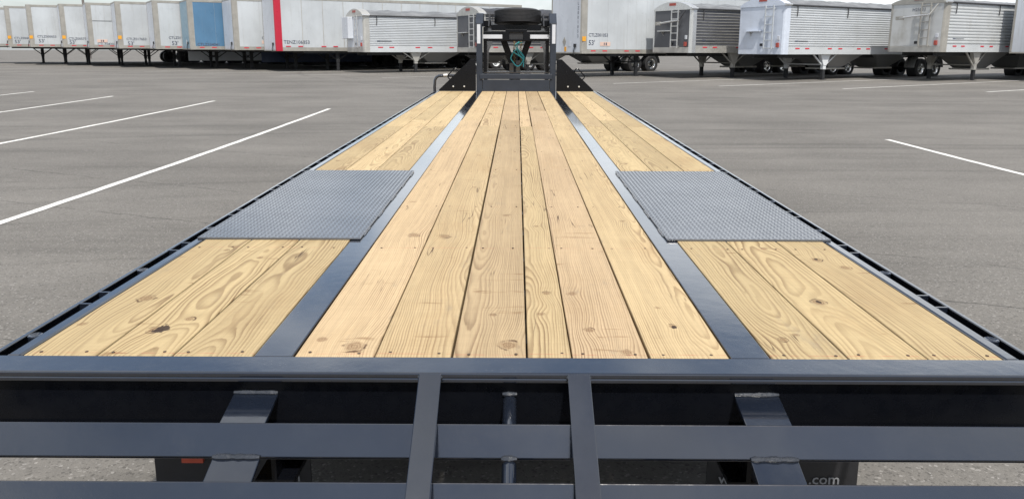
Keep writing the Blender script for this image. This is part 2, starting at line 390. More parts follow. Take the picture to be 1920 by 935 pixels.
# ------------------------------------------------------------------ mesh helpers
class MB:
    def __init__(s): s.v = []; s.f = []; s.smooth = False
    def quad(s, *pts):
        b = len(s.v); s.v += [tuple(p) for p in pts]; s.f.append(tuple(range(b, b + len(pts)))); return s
    def box(s, x0, x1, y0, y1, z0, z1, bev=0.0):
        if x0 > x1: x0, x1 = x1, x0
        if y0 > y1: y0, y1 = y1, y0
        if z0 > z1: z0, z1 = z1, z0
        if bev > 0:
            b = min(bev, (x1 - x0) * .45, (y1 - y0) * .45, (z1 - z0) * .45)
            bm = bmesh.new()
            bmesh.ops.create_cube(bm, size=1.0)
            for v in bm.verts:
                v.co = Vector((x0 if v.co.x < 0 else x1, y0 if v.co.y < 0 else y1, z0 if v.co.z < 0 else z1))
            bmesh.ops.bevel(bm, geom=list(bm.edges), offset=b, segments=2, affect='EDGES', profile=0.5)
            s.take(bm); return s
        o = len(s.v)
        s.v += [(x0, y0, z0), (x1, y0, z0), (x1, y1, z0), (x0, y1, z0), (x0, y0, z1), (x1, y0, z1), (x1, y1, z1), (x0, y1, z1)]
        s.f += [tuple(o + i for i in q) for q in ((0, 3, 2, 1), (4, 5, 6, 7), (0, 1, 5, 4), (1, 2, 6, 5), (2, 3, 7, 6), (3, 0, 4, 7))]
        return s
    def take(s, bm, mat=None):
        bm.verts.ensure_lookup_table(); bm.verts.index_update()
        o = len(s.v)
        s.v += [tuple((mat @ v.co) if mat else v.co) for v in bm.verts]
        s.f += [tuple(o + v.index for v in f.verts) for f in bm.faces]
        bm.free()
    def prism(s, poly, axis, a, b):
        """poly: 2D outline extruded along an axis from a to b"""
        def P(u, v, w): return {'x': (w, u, v), 'y': (u, w, v), 'z': (u, v, w)}[axis]
        n = len(poly); o = len(s.v)
        s.v += [P(u, v, a) for u, v in poly] + [P(u, v, b) for u, v in poly]
        s.f.append(tuple(o + i for i in range(n))[::-1]); s.f.append(tuple(o + n + i for i in range(n)))
        for i in range(n):
            j = (i + 1) % n
            s.f.append((o + i, o + j, o + n + j, o + n + i))
        return s
    def tube(s, pts, rad, n=8, caps=True):
        pts = [Vector(p) for p in pts]
        rads = rad if isinstance(rad, (list, tuple)) else [rad] * len(pts)
        o = len(s.v); prev = None
        for i, p in enumerate(pts):
            d = (pts[min(i + 1, len(pts) - 1)] - pts[max(i - 1, 0)]).normalized()
            up = Vector((0, 0, 1)) if abs(d.z) < 0.95 else Vector((1, 0, 0))
            if prev is None: a = d.cross(up).normalized()
            else: a = (prev - d * prev.dot(d)).normalized()
            prev = a; b = d.cross(a)
            for k in range(n):
                t = 2 * math.pi * k / n
                s.v.append(tuple(p + (a * math.cos(t) + b * math.sin(t)) * rads[i]))
        for i in range(len(pts) - 1):
            for k in range(n):
                s.f.append((o + i * n + k, o + i * n + (k + 1) % n, o + (i + 1) * n + (k + 1) % n, o + (i + 1) * n + k))
        if caps:
            s.f.append(tuple(o + k for k in range(n))[::-1]); s.f.append(tuple(o + (len(pts) - 1) * n + k for k in range(n)))
        s.smooth = True
        return s
    def bar(s, a, b, w, h, side=Vector((1, 0, 0)), bev=0.0):
        """rectangular bar from a to b, w along `side`, h across"""
        a = Vector(a); b = Vector(b); d = b - a; L = d.length; d.normalize()
        side = (side - d * side.dot(d)).normalized(); up = side.cross(d)
        bm = bmesh.new(); bmesh.ops.create_cube(bm, size=1.0)
        for v in bm.verts: v.co = Vector((v.co.x * w, v.co.y * L, v.co.z * h))
        if bev > 0: bmesh.ops.bevel(bm, geom=list(bm.edges), offset=bev, segments=2, affect='EDGES', profile=0.5)
        mt = Matrix((side, d, up)).transposed().to_4x4(); mt.translation = (a + b) / 2
        s.take(bm, mt); return s
    def lathe(s, prof, axis='y', n=28, c=(0, 0, 0), closed=False):
        """prof: list of (axial, radius)"""
        o = len(s.v); m = len(prof)
        for k in range(n):
            t = 2 * math.pi * k / n
            for a, r in prof:
                u, w = r * math.cos(t), r * math.sin(t)
                p = {'x': (a, u, w), 'y': (u, a, w), 'z': (u, w, a)}[axis]
                s.v.append((p[0] + c[0], p[1] + c[1], p[2] + c[2]))
        for k in range(n):
            k2 = (k + 1) % n
            for i in range(m if closed else m - 1):
                j = (i + 1) % m
                s.f.append((o + k * m + i, o + k * m + j, o + k2 * m + j, o + k2 * m + i))
        s.smooth = True
        return s
    def mesh(s, name, mat):
        me = bpy.data.meshes.new(name)
        me.from_pydata(s.v, [], s.f); me.update()
        bm = bmesh.new(); bm.from_mesh(me)
        bmesh.ops.recalc_face_normals(bm, faces=bm.faces); bm.to_mesh(me); bm.free()
        me.materials.append(M[mat] if isinstance(mat, str) else mat)
        if s.smooth:
            me.polygons.foreach_set('use_smooth', [True] * len(me.polygons))
            me.set_sharp_from_angle(angle=R(38))
        return me
    def build(s, name, mat, parent=None, loc=None):
        return put(name, s.mesh(name, mat), parent, loc)

def put(name, me, parent=None, loc=None, rot=None):
    o = bpy.data.objects.new(name, me); COL.objects.link(o)
    o.parent = parent
    if loc: o.location = loc
    if rot: o.rotation_euler = rot
    return o
def thing(name, label, cat, loc=(0, 0, 0), rot=(0, 0, 0), group=None):
    o = bpy.data.objects.new(name, None); COL.objects.link(o)
    o.empty_display_size = 0.3
    o.location = loc; o.rotation_euler = rot
    tag(o, label, cat, group); return o
def tag(o, label=None, cat=None, group=None, kind=None):
    if label: o['label'] = label
    if cat: o['category'] = cat
    if group: o['group'] = group
    if kind: o['kind'] = kind
    return o
def text_mesh(txt, size, mat, depth=0.0):
    cu = bpy.data.curves.new('lettering', 'FONT')
    cu.body = txt; cu.size = size; cu.resolution_u = 2; cu.offset = size * .010; cu.extrude = depth
    ob = bpy.data.objects.new('lettering', cu); COL.objects.link(ob)
    dg = bpy.context.evaluated_depsgraph_get()
    me = bpy.data.meshes.new_from_object(ob.evaluated_get(dg))
    bpy.data.objects.remove(ob); bpy.data.curves.remove(cu)
    me.name = 'lettering'; me.materials.clear(); me.materials.append(M[mat])
    return me

# ------------------------------------------------------------------ the lot
def gz(y):
    """height of the asphalt: level near the flatbed, rising gently to the trailer rows"""
    t = min(max((y - 7.0) / 34.0, 0.0), 1.0)
    z = 0.40 * t * t * (2.0 - t)
    if y > 41.0: z += 0.0085 * min(y - 41.0, 24.0)
    return z
ys = [-400, -120, -40, -10, 0, 5] + [7 + 1.5 * i for i in range(40)] + [70, 90, 130, 250, 900]
g = MB()
for i, yv in enumerate(ys): g.v += [(-900, yv, gz(yv)), (900, yv, gz(yv))]
for i in range(len(ys) - 1): g.f.append((2 * i, 2 * i + 1, 2 * i + 3, 2 * i + 2))
g.smooth = True
GROUND = tag(g.build('parking_lot', 'asphalt'), kind='structure')

def painted_line(x0, y0, x1, y1, w):
    d = Vector((x1 - x0, y1 - y0)); L = d.length; d.normalize(); n = Vector((-d.y, d.x)) * w / 2
    m = MB(); k = max(int(L / 0.5), 2)
    rng = random.Random(int(x0 * 91 + y0 * 7))
    for i in range(k + 1):
        c = Vector((x0, y0)) + d * (L * i / k) + n * rng.uniform(-.12, .12)
        ww = rng.uniform(.94, 1.06)
        for sgn in (-1, 1):
            p = c + n * sgn * ww
            m.v.append((p.x, p.y, gz(p.y) + 0.005))
    for i in range(k): m.f.append((2 * i, 2 * i + 2, 2 * i + 3, 2 * i + 1))
    return m.build('painted_line', 'line', GROUND)
for (xa, ya, yb) in ((-5.0, 2.0, 21.4), (-9.05, 5.0, 24.0), (-13.0, 10.0, 25.8), (-16.8, 16.0, 27.9), (6.94, 1.5, 14.9), (11.05, 3.0, 12.0)):
    painted_line(xa, ya, xa, yb, 0.105)
AX = Vector((math.cos(R(31.5)), math.sin(R(31.5))))
for (xa, ya) in ((4.07, 33.89), (8.08, 32.2), (12.42, 30.7), (16.95, 29.1), (21.3, 27.5), (-1.2, 37.3), (-6.4, 38.4), (-11.8, 40.5), (-16.5, 43.0), (-21.0, 45.5)):
    painted_line(xa, ya, xa + AX.x * 17, ya + AX.y * 17, 0.10)

# ------------------------------------------------------------------ the gooseneck flatbed
BETA = R(0.57)
HDK = 0.7415                                # camera above the deck plane
S0 = 3.8                                    # the flatbed's origin lies under its axles
p0 = CAMPOS + Matrix.Rotation(BETA, 3, 'X') @ Vector((-CAMPOS.x, S0, -HDK))
DECK = p0.z / math.cos(BETA)                # deck height above the ground
FB = thing('flatbed_trailer', 'long gooseneck flatbed trailer with pine plank deck and dark grey steel frame', 'trailer',
           (0, p0.y + DECK * math.sin(BETA), 0), (BETA, 0, 0))
def P(x, s, d=0.0): return (x, s - S0, DECK - d)
def fbox(x0, x1, s0, s1, d0, d1, bev=0.0):
    return MB().box(x0, x1, s0 - S0, s1 - S0, DECK - d1, DECK - d0, bev)
REAR, FRONT = 1.80, 12.45

# planks -------------------------------------------------------------
PT = 0.0                                    # plank tops level with the steel
def plank(x0, x1, s0, s1, knots=(), hole=None, wp=None, wq=None, dz=0.0, skew=0.0, tone=None):
    rng = random.Random(int((x0 + 5) * 1000 + s0 * 77))
    w = x1 - x0; L = s1 - s0
    bm = bmesh.new(); bmesh.ops.create_cube(bm, size=1.0)
    for v in bm.verts:
        v.co = Vector((v.co.x * w, L if v.co.y > 0 else 0.0, 0.0 if v.co.z > 0 else -0.0385))
    bmesh.ops.bevel(bm, geom=list(bm.edges), offset=0.0032, segments=2, affect='EDGES', profile=0.5)
    m = MB(); m.take(bm)
    o = m.build('plank', 'wood', FB, P((x0 + x1) / 2, s0, PT - dz))
    o.rotation_euler = (0, rng.uniform(-.006, .006), skew)
    ks = list(knots)
    while len(ks) < 3:
        ks.append((rng.uniform(-.35, .35) * w, rng.uniform(.05, .95) * L, rng.choice((.006, .008, .012, .018))))
    for i in range(3): o['k%d' % (i + 1)] = [float(c) for c in ks[i]]
    o['hole'] = [float(c) for c in (hole or (9.0, 9.0, 0.01))]
    o['wp'] = [float(c) for c in (wp or (rng.uniform(-.8, .8) * w, rng.uniform(.06, .14), rng.choice((-1, 1)) * rng.uniform(.006, .025)))]
    o['wq'] = [float(c) for c in (wq or (rng.uniform(.0050, .0068), rng.uniform(.03, .05), rng.uniform(0, 1)))]
    if tone is not None: o['wq'] = [o['wq'][0], o['wq'][1], float(tone)]
    o['s0'] = float(s0)
    return o

def kn(px, py, r, xc, s0):
    """knot position on a board from its measured place on the deck"""
    return (px - xc, py - s0, r)
JA, JB = 7.18, 7.78
cent = [(-.525, -.334, JB), (-.330, -.1475, JA), (-.142, .035, JB), (.0395, .144, JA), (.148, .330, JB + 1.1), (.336, .525, JA)]
ck = [
    ([(.036, .066, .030), (-.055, .115, .016), (.04, 1.24, .024)], None, (-.22, .05, .006), (.0062, .035, .75)),
    ([(-.03, 1.22, .026), (.03, 2.3, .012), (0, 3.5, .014)], None, (.10, .09, -.012), (.0056, .030, .35)),
    ([(.045, .085, .026), (-.002, .31, .010), (.02, 1.62, .020)], None, (-.06, .07, -.012), (.0052, .035, .65)),
    ([(-.012, .31, .013), (.01, .50, .014), (.0, 1.4, .012)], None, (-.05, .07, .014), (.0054, .04, .15)),
    ([(-.06, .50, .016), (-.035, .19, .015), (.045, .036, .015)], None, (-.15, .07, -.008), (.0062, .04, .9)),
    ([(.0, .22, .014), (-.015, .37, .008), (.03, 1.5, .014)], (.002, .212, .0075), (.07, .06, -.014), (.0058, .04, .3)),
]
for i, (a, b, j) in enumerate(cent):
    K, h, wp, wq = ck[i]
    sk = (0.0012, 0.0006, -.0004, -.0012, -.0008, 0.0003)[i]
    plank(a, b, REAR, j - .005, K, h, wp, wq, dz=(0.0, .001, -.001, .0015, 0, .001)[i], skew=sk)
    plank(a + .001, b - .001, j + .005, FRONT)
left = [(-1.184, -1.008, JA), (-1.004, -.824, JB), (-.820, -.628, JA)]
right = [(.628, .812, JA), (.816, 1.0025, JB), (1.0065, 1.184, JA)]
lk = [
    ([(.012, .44, .026), (-.06, .22, .012), (.05, 1.0, .010)], None, (.06, .07, -.022), (.0085, .05, .0)),
    ([(.03, .26, .016), (-.03, .18, .020), (.02, .9, .01)], (-.012, .185, .020), (.02, .075, .030), (.0080, .06, .0)),
    ([(.3, .4, .02), (-.3, .9, .02), (.4, 1.2, .02)], None, (-.03, .060, .030), (.0072, .045, .05)),
]
rk = [
    ([(-.025, .125, .013), (.02, .16, .008), (.3, .9, .02)], None, (.02, .075, -.032), (.0080, .05, .0)),
    ([(-.01, .43, .022), (.3, .2, .02), (.02, 1.05, .012)], (-.01, .432, .008), (-.02, .085, .026), (.0076, .05, .0)),
    ([(-.03, .90, .020), (.03, .80, .022), (.4, .3, .02)], (-.03, .905, .008), (-.11, .08, .018), (.0072, .045, .05)),
]
PLATE0, PLATE1 = 2.955, 4.60
for rows, ks in ((left, lk), (right, rk)):
    for (a, b, j), (K, h, wp, wq) in zip(rows, ks):
        plank(a, b, REAR, PLATE0 + .03, K, h, wp, wq)
        plank(a, b, PLATE1 - .03, j - .005, tone=random.uniform(0, .3))
        plank(a, b, j + .005, FRONT, tone=random.uniform(0, .5))

# screws: two to a board over each cross member
sm = MB()
rows_s = [1.822, 2.84, 3.60, 4.69, 5.5, 6.3, 7.10, 7.26, 8.0, 8.8, 9.6, 10.4, 11.2, 12.0]
for s in rows_s:
    for (a, b, _) in cent + left + right:
        side = abs(a) > .6 and abs(b) > .6
        if side and PLATE0 < s < PLATE1 + .02: continue
        for u in (.17, .83):
            x = a + (b - a) * u + random.uniform(-.008, .008)
            ss = s + random.uniform(-.006, .006)
            r0 = .0040 if s < 4 else .0030
            c = P(x, ss, -.0004)
            o = len(sm.v)
            sm.v += [(c[0] + r0 * math.cos(k * math.pi / 4), c[1] + r0 * 1.15 * math.sin(k * math.pi / 4), c[2] + .0012) for k in range(8)]
            sm.v += [(c[0] + r0 * math.cos(k * math.pi / 4), c[1] + r0 * 1.15 * math.sin(k * math.pi / 4), c[2] - .004) for k in range(8)]
            sm.f.append(tuple(o + k for k in range(8)))
            sm.f += [(o + k, o + (k + 1) % 8, o + 8 + (k + 1) % 8, o + 8 + k) for k in range(8)]
tag(sm.build('screws', 'screw', FB), kind='stuff')

# steel of the deck --------------------------------------------------
# rear cross beam: top flange with a rounded lip and a recessed web
rb = MB()
rb.box(-1.27, 1.27, 1.702 - S0, REAR - .002 - S0, DECK - .012, DECK + .0015, .004)
rb.box(-1.27, 1.27, 1.7035 - S0, 1.716 - S0, DECK - .024, DECK - .0115, .004)
rear = rb.build('rear_beam', 'steel', FB)
fbox(-1.262, 1.262, 1.724, 1.736, .012, .135).build('web', 'black', rear)
fbox(-1.268, 1.268, 1.712, 1.79, .1352, .145).build('lower_flange', 'black', rear)
for sx, (xa, xb) in ((-1, (-.6245, -.530)), (1, (.530, .6245))):
    fbox(xa, xb, REAR, FRONT, .0, .014, .003).build('beam_cap', 'steel', FB)
    fbox((xa + xb) / 2 - .006, (xa + xb) / 2 + .006, 1.75, FRONT + 1, .014, .30).build('main_beam', 'black', FB)
    fbox(xa, xb, 1.75, FRONT + 1, .30, .314).build('beam_flange', 'black', FB)
for sx in (-1, 1):
    x0, x1 = (1.1875, 1.223)
    m = MB().box(sx * x0, sx * x1, REAR - .004 - S0, 12.60 - S0, DECK - .02, DECK + .002, .006)
    rl = m.build('side_rail', 'steel', FB)
    MB().box(sx * (x0 + .022), sx * (x0 + .03), REAR - S0, 12.60 - S0, DECK - .16, DECK - .021).build('rail_web', 'black', rl)
    m = MB().box(sx * 1.262, sx * 1.271, REAR - .09 - S0, 12.60 - S0, DECK - .100, DECK - .0092)
    rub = m.build('rub_rail', 'black', FB)  # body coloured black to stand for shade in the gap; edge stays steel
    MB().box(sx * 1.2605, sx * 1.2725, REAR - .09 - S0, 12.60 - S0, DECK - .009, DECK - .003, .002).build('rail_edge', 'steel', rub)
    # pipe spools and stake pockets between side rail and rub rail
    sp = MB().lathe([(-.082, .0195), (-.002, .0195), (.0, .016), (-.003, .010), (-.006, .0)], 'z', 14).mesh('pipe_spool', 'steel')
    pkm = MB().box(-.0190, .0190, -.004, .004, -.085, .0, .001).mesh('stake_pocket_wall', 'steel')
    k = 0
    s = 1.95
    while s < 12.5:
        put('pipe_spool', sp, FB, P(sx * 1.2425, s, .004))
        for k in (-.055, .055):
            if s + .305 < 12.5: put('stake_pocket_wall', pkm, FB, P(sx * 1.2425, s + .305 + k, .003))
        s += .61
# cross members below the planks
cm = MB().box(-1.19, 1.19, -.03, .03, -.115, -.0395).mesh('cross_member', 'black')
for i in range(26): put('cross_member', cm, FB, P(0, 2.02 + i * .406, 0))

# diamond plates over the wheels
for sx in (-1, 1):
    xi, xo = .588, 1.214
    pl = MB().box(sx * xi, sx * xo, PLATE0 - S0, PLATE1 - S0, DECK + .0022, DECK + .0092, .0015)
    pl.box(sx * (xi + .04), sx * (xo - .005), PLATE0 + .001 - S0, PLATE0 + .007 - S0, DECK - .03, DECK + .002)
    plate = pl.build('diamond_plate', 'plate' if 'plate' in M else 'steel', FB)
    tm = MB()
    pit = .0196
    nx = int((xo - xi) / pit); ny = int((PLATE1 - PLATE0) / pit)
    for i in range(nx):
        for j in range(ny):
            cx = xi + (i + .5) * (xo - xi) / nx; cs = PLATE0 + (j + .5) * (PLATE1 - PLATE0) / ny
            ang = R(45 if (i + j) % 2 else -45)
            ca, sa = math.cos(ang), math.sin(ang)
            o = len(tm.v)
            for (u, v, w) in ((-.0108, 0, 0), (-.003, -.0034, 0), (.003, -.0034, 0), (.0108, 0, 0), (.003, .0034, 0), (-.003, .0034, 0), (-.006, 0, .0015), (.006, 0, .0015)):
                tm.v.append(P(sx * (cx + u * ca - v * sa), cs + u * sa + v * ca, -.0091 - w))
            tm.f += [tuple(o + q for q in fc) for fc in ((0, 1, 6), (1, 2, 7, 6), (2, 3, 7), (3, 4, 7), (4, 5, 6, 7), (5, 0, 6))]
    tag(tm.build('raised_tread', 'plate', plate), kind='stuff')
    wb = [(3.02, 3.16), (3.36, 3.52), (3.72, 3.88), (4.08, 4.22), (4.42, 4.56)]
    for (a, b) in wb:
        pts = [P(sx * (xi - .001 + random.uniform(-.001, .001)), a + (b - a) * q / 8, -.003) for q in range(9)]
        MB().tube(pts, [.002] + [.0036 + random.uniform(-.0006, .0006) for _ in range(7)] + [.002], 6).build('weld_bead', 'plate', plate)

# steps and bars behind the deck -------------------------------------
slope = math.atan2(.158, .255)
for xc in (-.186, .155):
    a = Vector(P(xc, 1.703, .004)); b = Vector(P(xc + (-.004 if xc < 0 else .008), 1.20, .316))
    MB().bar(a, b, .0520, .012, bev=.002).build('ramp_bar', 'steel', FB)
    pts = [Vector(P(xc - .028 + .056 * q / 7, 1.700, .008)) for q in range(8)]
    MB().tube(pts, [.005, .007, .0065, .0075, .006, .0075, .0068, .004], 6).build('weld_bead', 'weld', FB)
for (s, d0) in ((1.607, .0785), (1.496, .1555), (1.385, .2325)):
    # leaning face with a narrow return along its foot
    m = MB().bar(P(-1.27, s - .0155, d0 + .031), P(1.27, s - .0155, d0 + .031), .0725, .007, Vector((0, .45, .893)), .002)
    m.box(-1.27, 1.27, s - .030 - S0, s + .020 - S0, DECK - d0 - .069, DECK - d0 - .063, .0015)
    m.build('cross_bar', 'steel', FB)
for xc, w in ((-.597, .103), (-.0035, .036), (.572, .103)):
    for (sa, sb, d) in ((1.604, 1.7245, .060), (1.493, 1.571, .140), (1.382, 1.460, .217)):
        m = MB()
        if w > .05: m.bar(P(xc, sa, d + .032), P(xc, sb, d + .005), w, .010, bev=.002)
        else: m.tube([P(xc, sa, d + .044), P(xc, sb, d + .017)], .0165, 12)
        m.build('tread_support', 'steel', FB)
        if w > .05: pts = [Vector(P(xc - w / 2 + w * q / 9, sb - .002, d - .002)) for q in range(10)]
        else: pts = [Vector(P(xc - .017 + .034 * q / 5, sb - .002, d - .001)) for q in range(6)]
        MB().tube(pts, [.004] + [.0062 + random.uniform(-.0014, .0018) for _ in pts[2:]] + [.004], 6).build('weld_bead', 'weld', FB)

# wheels, flaps and lamps under the deck
tyre = MB().lathe([(-.10, .20), (-.115, .25), (-.117, .32), (-.098, .37), (0, .382), (.098, .37), (.117, .32), (.115, .25), (.10, .20)], 'x', 32).mesh('tyre', 'rubber')
rim = MB().lathe([(-.09, .205), (-.03, .17), (-.02, .06), (.05, .055), (.05, 0.0)], 'x', 20).mesh('rim', 'white_dirty')
for s in (3.36, 4.22):
    MB().tube([P(-1.1, s, DECK - .385), P(1.1, s, DECK - .385)], .06, 10).build('axle', 'frame', FB)
    for x in (-1.09, -.83, .83, 1.09):
        e = put('wheel', tyre, FB, P(x, s, DECK - .385))
        put('rim', rim, e)
for sx, (xa, xb) in ((-1, (-1.262, -.712)), (1, (.685, 1.215))):
    m = MB(); n = 10
    for i in range(n + 1):
        u = i / n
        for side in (0, .008):
            m.v.append(P(xa + (xb - xa) * u, 2.55 + .003 * math.sin(u * 7) + side, .118))
            m.v.append(P(xa + (xb - xa) * u, 2.536 + .003 * math.sin(u * 6 + 1) + side, .845))
    for i in range(n):
        b = 4 * i
        m.f += [(b, b + 1, b + 5, b + 4), (b + 2, b + 6, b + 7, b + 3), (b, b + 4, b + 6, b + 2), (b + 1, b + 3, b + 7, b + 5)]
    m.f += [(0, 2, 3, 1), (4 * n, 4 * n + 1, 4 * n + 3, 4 * n + 2)]
    m.smooth = True
    fl = m.build('mud_flap', 'flap', FB)
    me = text_mesh('.com', .056, 'ink_white')
    t = put('lettering', me, fl, P(1.040 if sx > 0 else -.858, 2.531, .770), (R(90), 0, 0))
    if sx > 0: put('lettering', text_mesh('w', .056, 'ink_white'), fl, P(.724, 2.531, .770), (R(90), 0, 0))
    MB().box(xa + .105, xa + .18, 2.520 - S0, 2.532 - S0, DECK - .695, DECK - .63).build('red_reflector', 'marker', fl)

# gooseneck ----------------------------------------------------------
# riser: lower panel, ledge, two uprights, cross beam, cheek plates
fbox(-.515, .515, 12.46, 12.50, -.175, .10, .004).build('riser_panel', 'slate', FB)
fbox(-.56, .56, 12.452, 12.60, -.262, -.185, .006).build('riser_ledge', 'slate', FB)
fbox(-.50, .50, 12.62, 13.2, -.285, -.27).build('upper_floor', 'steel', FB)
for sx in (-1, 1):
    up = fbox(sx * .522, sx * .612, 12.47, 12.62, -1.02, .10, .006).build('upright', 'slate', FB)
    # bevelled head where the neck leaves the upright
    hd = MB().prism([(12.47 - S0, DECK + 1.022), (12.66 - S0, DECK + 1.175), (13.0 - S0, DECK + 1.175), (13.0 - S0, DECK + .98), (12.62 - S0, DECK + .98)], 'x', sx * .51, sx * .617)
    hd.build('neck_head', 'slate', FB)
    # web plate of the neck narrowing downwards and forwards
    wb = MB().prism([(12.64 - S0, DECK + .02), (12.64 - S0, DECK + .97), (15.4 - S0, DECK + .97), (15.4 - S0, DECK + .72), (13.6 - S0, DECK + .60), (12.9 - S0, DECK + .02)], 'x', sx * .455, sx * .51)
    wb.build('neck_web', 'black', FB)
    fbox(sx * .40, sx * .52, 12.9, 14.9, -1.07, -.985).build('neck_beam', 'black', FB)
    # wings
    wg = MB().prism([(sx * .62, DECK + .004), (sx * 1.195, DECK + .004), (sx * 1.195, DECK + .02), (sx * .70, DECK + .485), (sx * .62, DECK + .485)], 'y', 12.425 - S0, 12.445 - S0)
    wgo = wg.build('wing_plate', 'black', FB)
    for bx in (.80, .97):
        MB().lathe([(-.006, 0), (-.006, .011), (.002, .013), (.01, .013)], 'y', 12, P(sx * bx, 12.415, -.075)).build('bolt', 'bolt', wgo)
    # tie loop behind the wing
    MB().tube([P(sx * .86, 12.46, -.26), P(sx * .925, 12.46, -.345), P(sx * .955, 12.46, -.345), P(sx * 1.055, 12.46, -.235), P(sx * 1.05, 12.46, -.205), P(sx * .98, 12.46, -.14)], .010, 6).build('tie_loop', 'black', FB)
    fbox(sx * .548, sx * .60, 12.464, 12.4685, -1.005, -.72).build('reflective_tape', 'whitetape', up)
cb = fbox(-.51, .51, 12.60, 12.70, -.905, -.755, .006).build('cross_beam', 'black', FB)
for sx in (-1, 1):
    fbox(sx * .215, sx * .512, 12.588, 12.5985, -.855, -.795).build('reflective_tape', 'whitetape', cb)
# tow block in the middle with its cut-out
tb = MB()
for (a, b, z0, z1) in ((-.165, .165, .89, .935), (-.205, -.11, .765, .90), (.11, .205, .765, .90), (-.11, .11, .765, .79)):
    tb.box(a, b, 12.56 - S0, 12.60 - S0, DECK + z0, DECK + z1, .004)
tb.build('centre_block', 'black', FB)
fbox(-.109, .109, 12.582, 12.598, -.889, -.791).build('cut_out_plate', 'frame', FB)
# legs of the coupler, jack, hose and chains
for sx in (-1, 1):
    MB().bar(P(sx * .21, 13.4, -.78), P(sx * .07, 13.4, -.40), .10, .12, Vector((1, 0, 0)), .006).build('coupler_arm', 'black', FB)
MB().tube([P(0, 13.4, -.62), P(0, 13.4, .05)], .055, 12).build('coupler_tube', 'frame', FB)
for x in (-.075, .03):
    fbox(x - .035, x + .035, 13.0, 13.07, -.46 if x > 0 else -.42, .75, .004).build('jack_leg', 'steel', FB)
hp = []
for i in range(30):
    a = i / 29.0 * 2.4 * math.pi
    hp.append(P(.02 + .105 * math.cos(a + 2.2), 12.80 + .02 * i / 29, -.50 - .11 * math.sin(a + 2.2) + .02 * math.sin(3 * a)))
hp = [P(.10, 12.78, -.74), P(.02, 12.79, -.72), P(.015, 12.8, -.66), P(.07, 12.8, -.57), P(.13, 12.8, -.48)] + hp
MB().tube(hp, .009, 7).build('air_hose', 'teal', FB)
MB().tube([P(.05, 12.82, -.75), P(-.02, 12.82, -.70), P(.04, 12.82, -.56), P(.12, 12.82, -.46), P(.115, 12.82, -.36)], .008, 7).build('air_hose', 'teal', FB)
lk_me = MB().lathe([(-.006, .012), (0, .018), (.006, .012), (0, .008)], 'y', 10, closed=True).mesh('chain_link', 'chain')
for x in (-.03, .075):
    for i in range(16):
        put('chain_link', lk_me, FB, P(x + .006 * math.sin(i * 1.3), 12.83, -.74 + i * .024), (0, 0, R(90) * (i % 2)))
# neck nose and king-pin cross pieces that carry the spare
fbox(-.40, .40, 13.0, 13.06, -1.01, -.93).build('spare_carrier', 'black', FB)
fbox(-.40, .40, 13.55, 13.61, -1.01, -.93).build('spare_carrier', 'black', FB)
for sx in (-1, 1):
    MB().prism([(12.75 - S0, DECK + .985), (13.6 - S0, DECK + .985), (13.6 - S0, DECK + 1.10), (13.1 - S0, DECK + 1.18)], 'x', sx * .42, sx * .44).build('tyre_guard', 'frame', FB)
# hooped grab tube at the left front corner
gp = []
for (x, z) in ((-1.268, -.12), (-1.268, .06), (-1.262, .16), (-1.24, .205), (-1.20, .228), (-1.08, .235), (-.90, .232)):
    gp.append(P(x, 12.52, -z))
MB().tube(gp, .023, 10).build('grab_tube', 'steel', FB)
MB().tube([P(-1.125, 12.52, -.233), P(-1.06, 12.52, -.238)], .031, 10).build('tube_collar', 'alu', FB)

# spare wheel lying on the neck
sz = MB()
prof = [(-.10, .19), (-.118, .25), (-.118, .315), (-.104, .352), (-.10, .36)]
tread = []
for i in range(9):
    a0 = -.094 + i * .0209
    tread += [(a0, .378), (a0 + .0155, .380), (a0 + .0165, .369), (a0 + .0195, .369)]
prof += tread + [(.10, .36), (.104, .352), (.118, .315), (.118, .25), (.10, .19)]
wp_ = FB.matrix_basis @ Vector(P(.022, 13.28, -1.135))
SPW = thing('spare_wheel', 'black spare tyre lying flat on top of the gooseneck', 'spare wheel', wp_, (BETA + R(-4), 0, 0))
sz.lathe(prof, 'z', 60); sz.build('tyre', 'rubber', SPW)
MB().lathe([(-.09, .20), (-.04, .17), (-.03, .06), (-.03, 0.0)], 'z', 24).build('rim', 'frame', SPW)

# ------------------------------------------------------------------ shared trailer pieces
TYRE2 = MB().lathe([(-.24, .27), (-.27, .34), (-.265, .44), (-.24, .49), (.24, .49), (.265, .44), (.27, .34), (.24, .27)], 'y', 30).mesh('tyre', 'rubber')
RIMC = MB().lathe([(-.255, .285), (-.24, .27), (-.13, .24), (-.12, .13), (-.20, .11), (-.20, 0.0)], 'y', 26).mesh('rim', 'chrome')
RIMD = MB().lathe([(-.255, .285), (-.24, .27), (-.13, .24), (-.12, .13), (-.20, .11), (-.20, 0.0)], 'y', 26).mesh('rim', 'frame')
RIMW = MB().lathe([(-.255, .285), (-.24, .27), (-.13, .24), (-.12, .13), (-.20, .11), (-.20, 0.0)], 'y', 26).mesh('rim', 'white_dirty')
REFL = MB().box(0, .28, -.007, -.003, 0, .055).mesh('reflector', 'redtape')
def wheels(root, xs, w, rims, z=0.49):
    for x in xs:
        for y in (.34, w - .34):
            e = put('wheel', TYRE2, root, (x, y, z))
            r = put('rim', rims, e)
            if y > 1: e.rotation_euler = (0, 0, math.pi)
        MB().tube([(x, .3, z), (x, w - .3, z)], .07, 8).build('axle', 'frame', root)
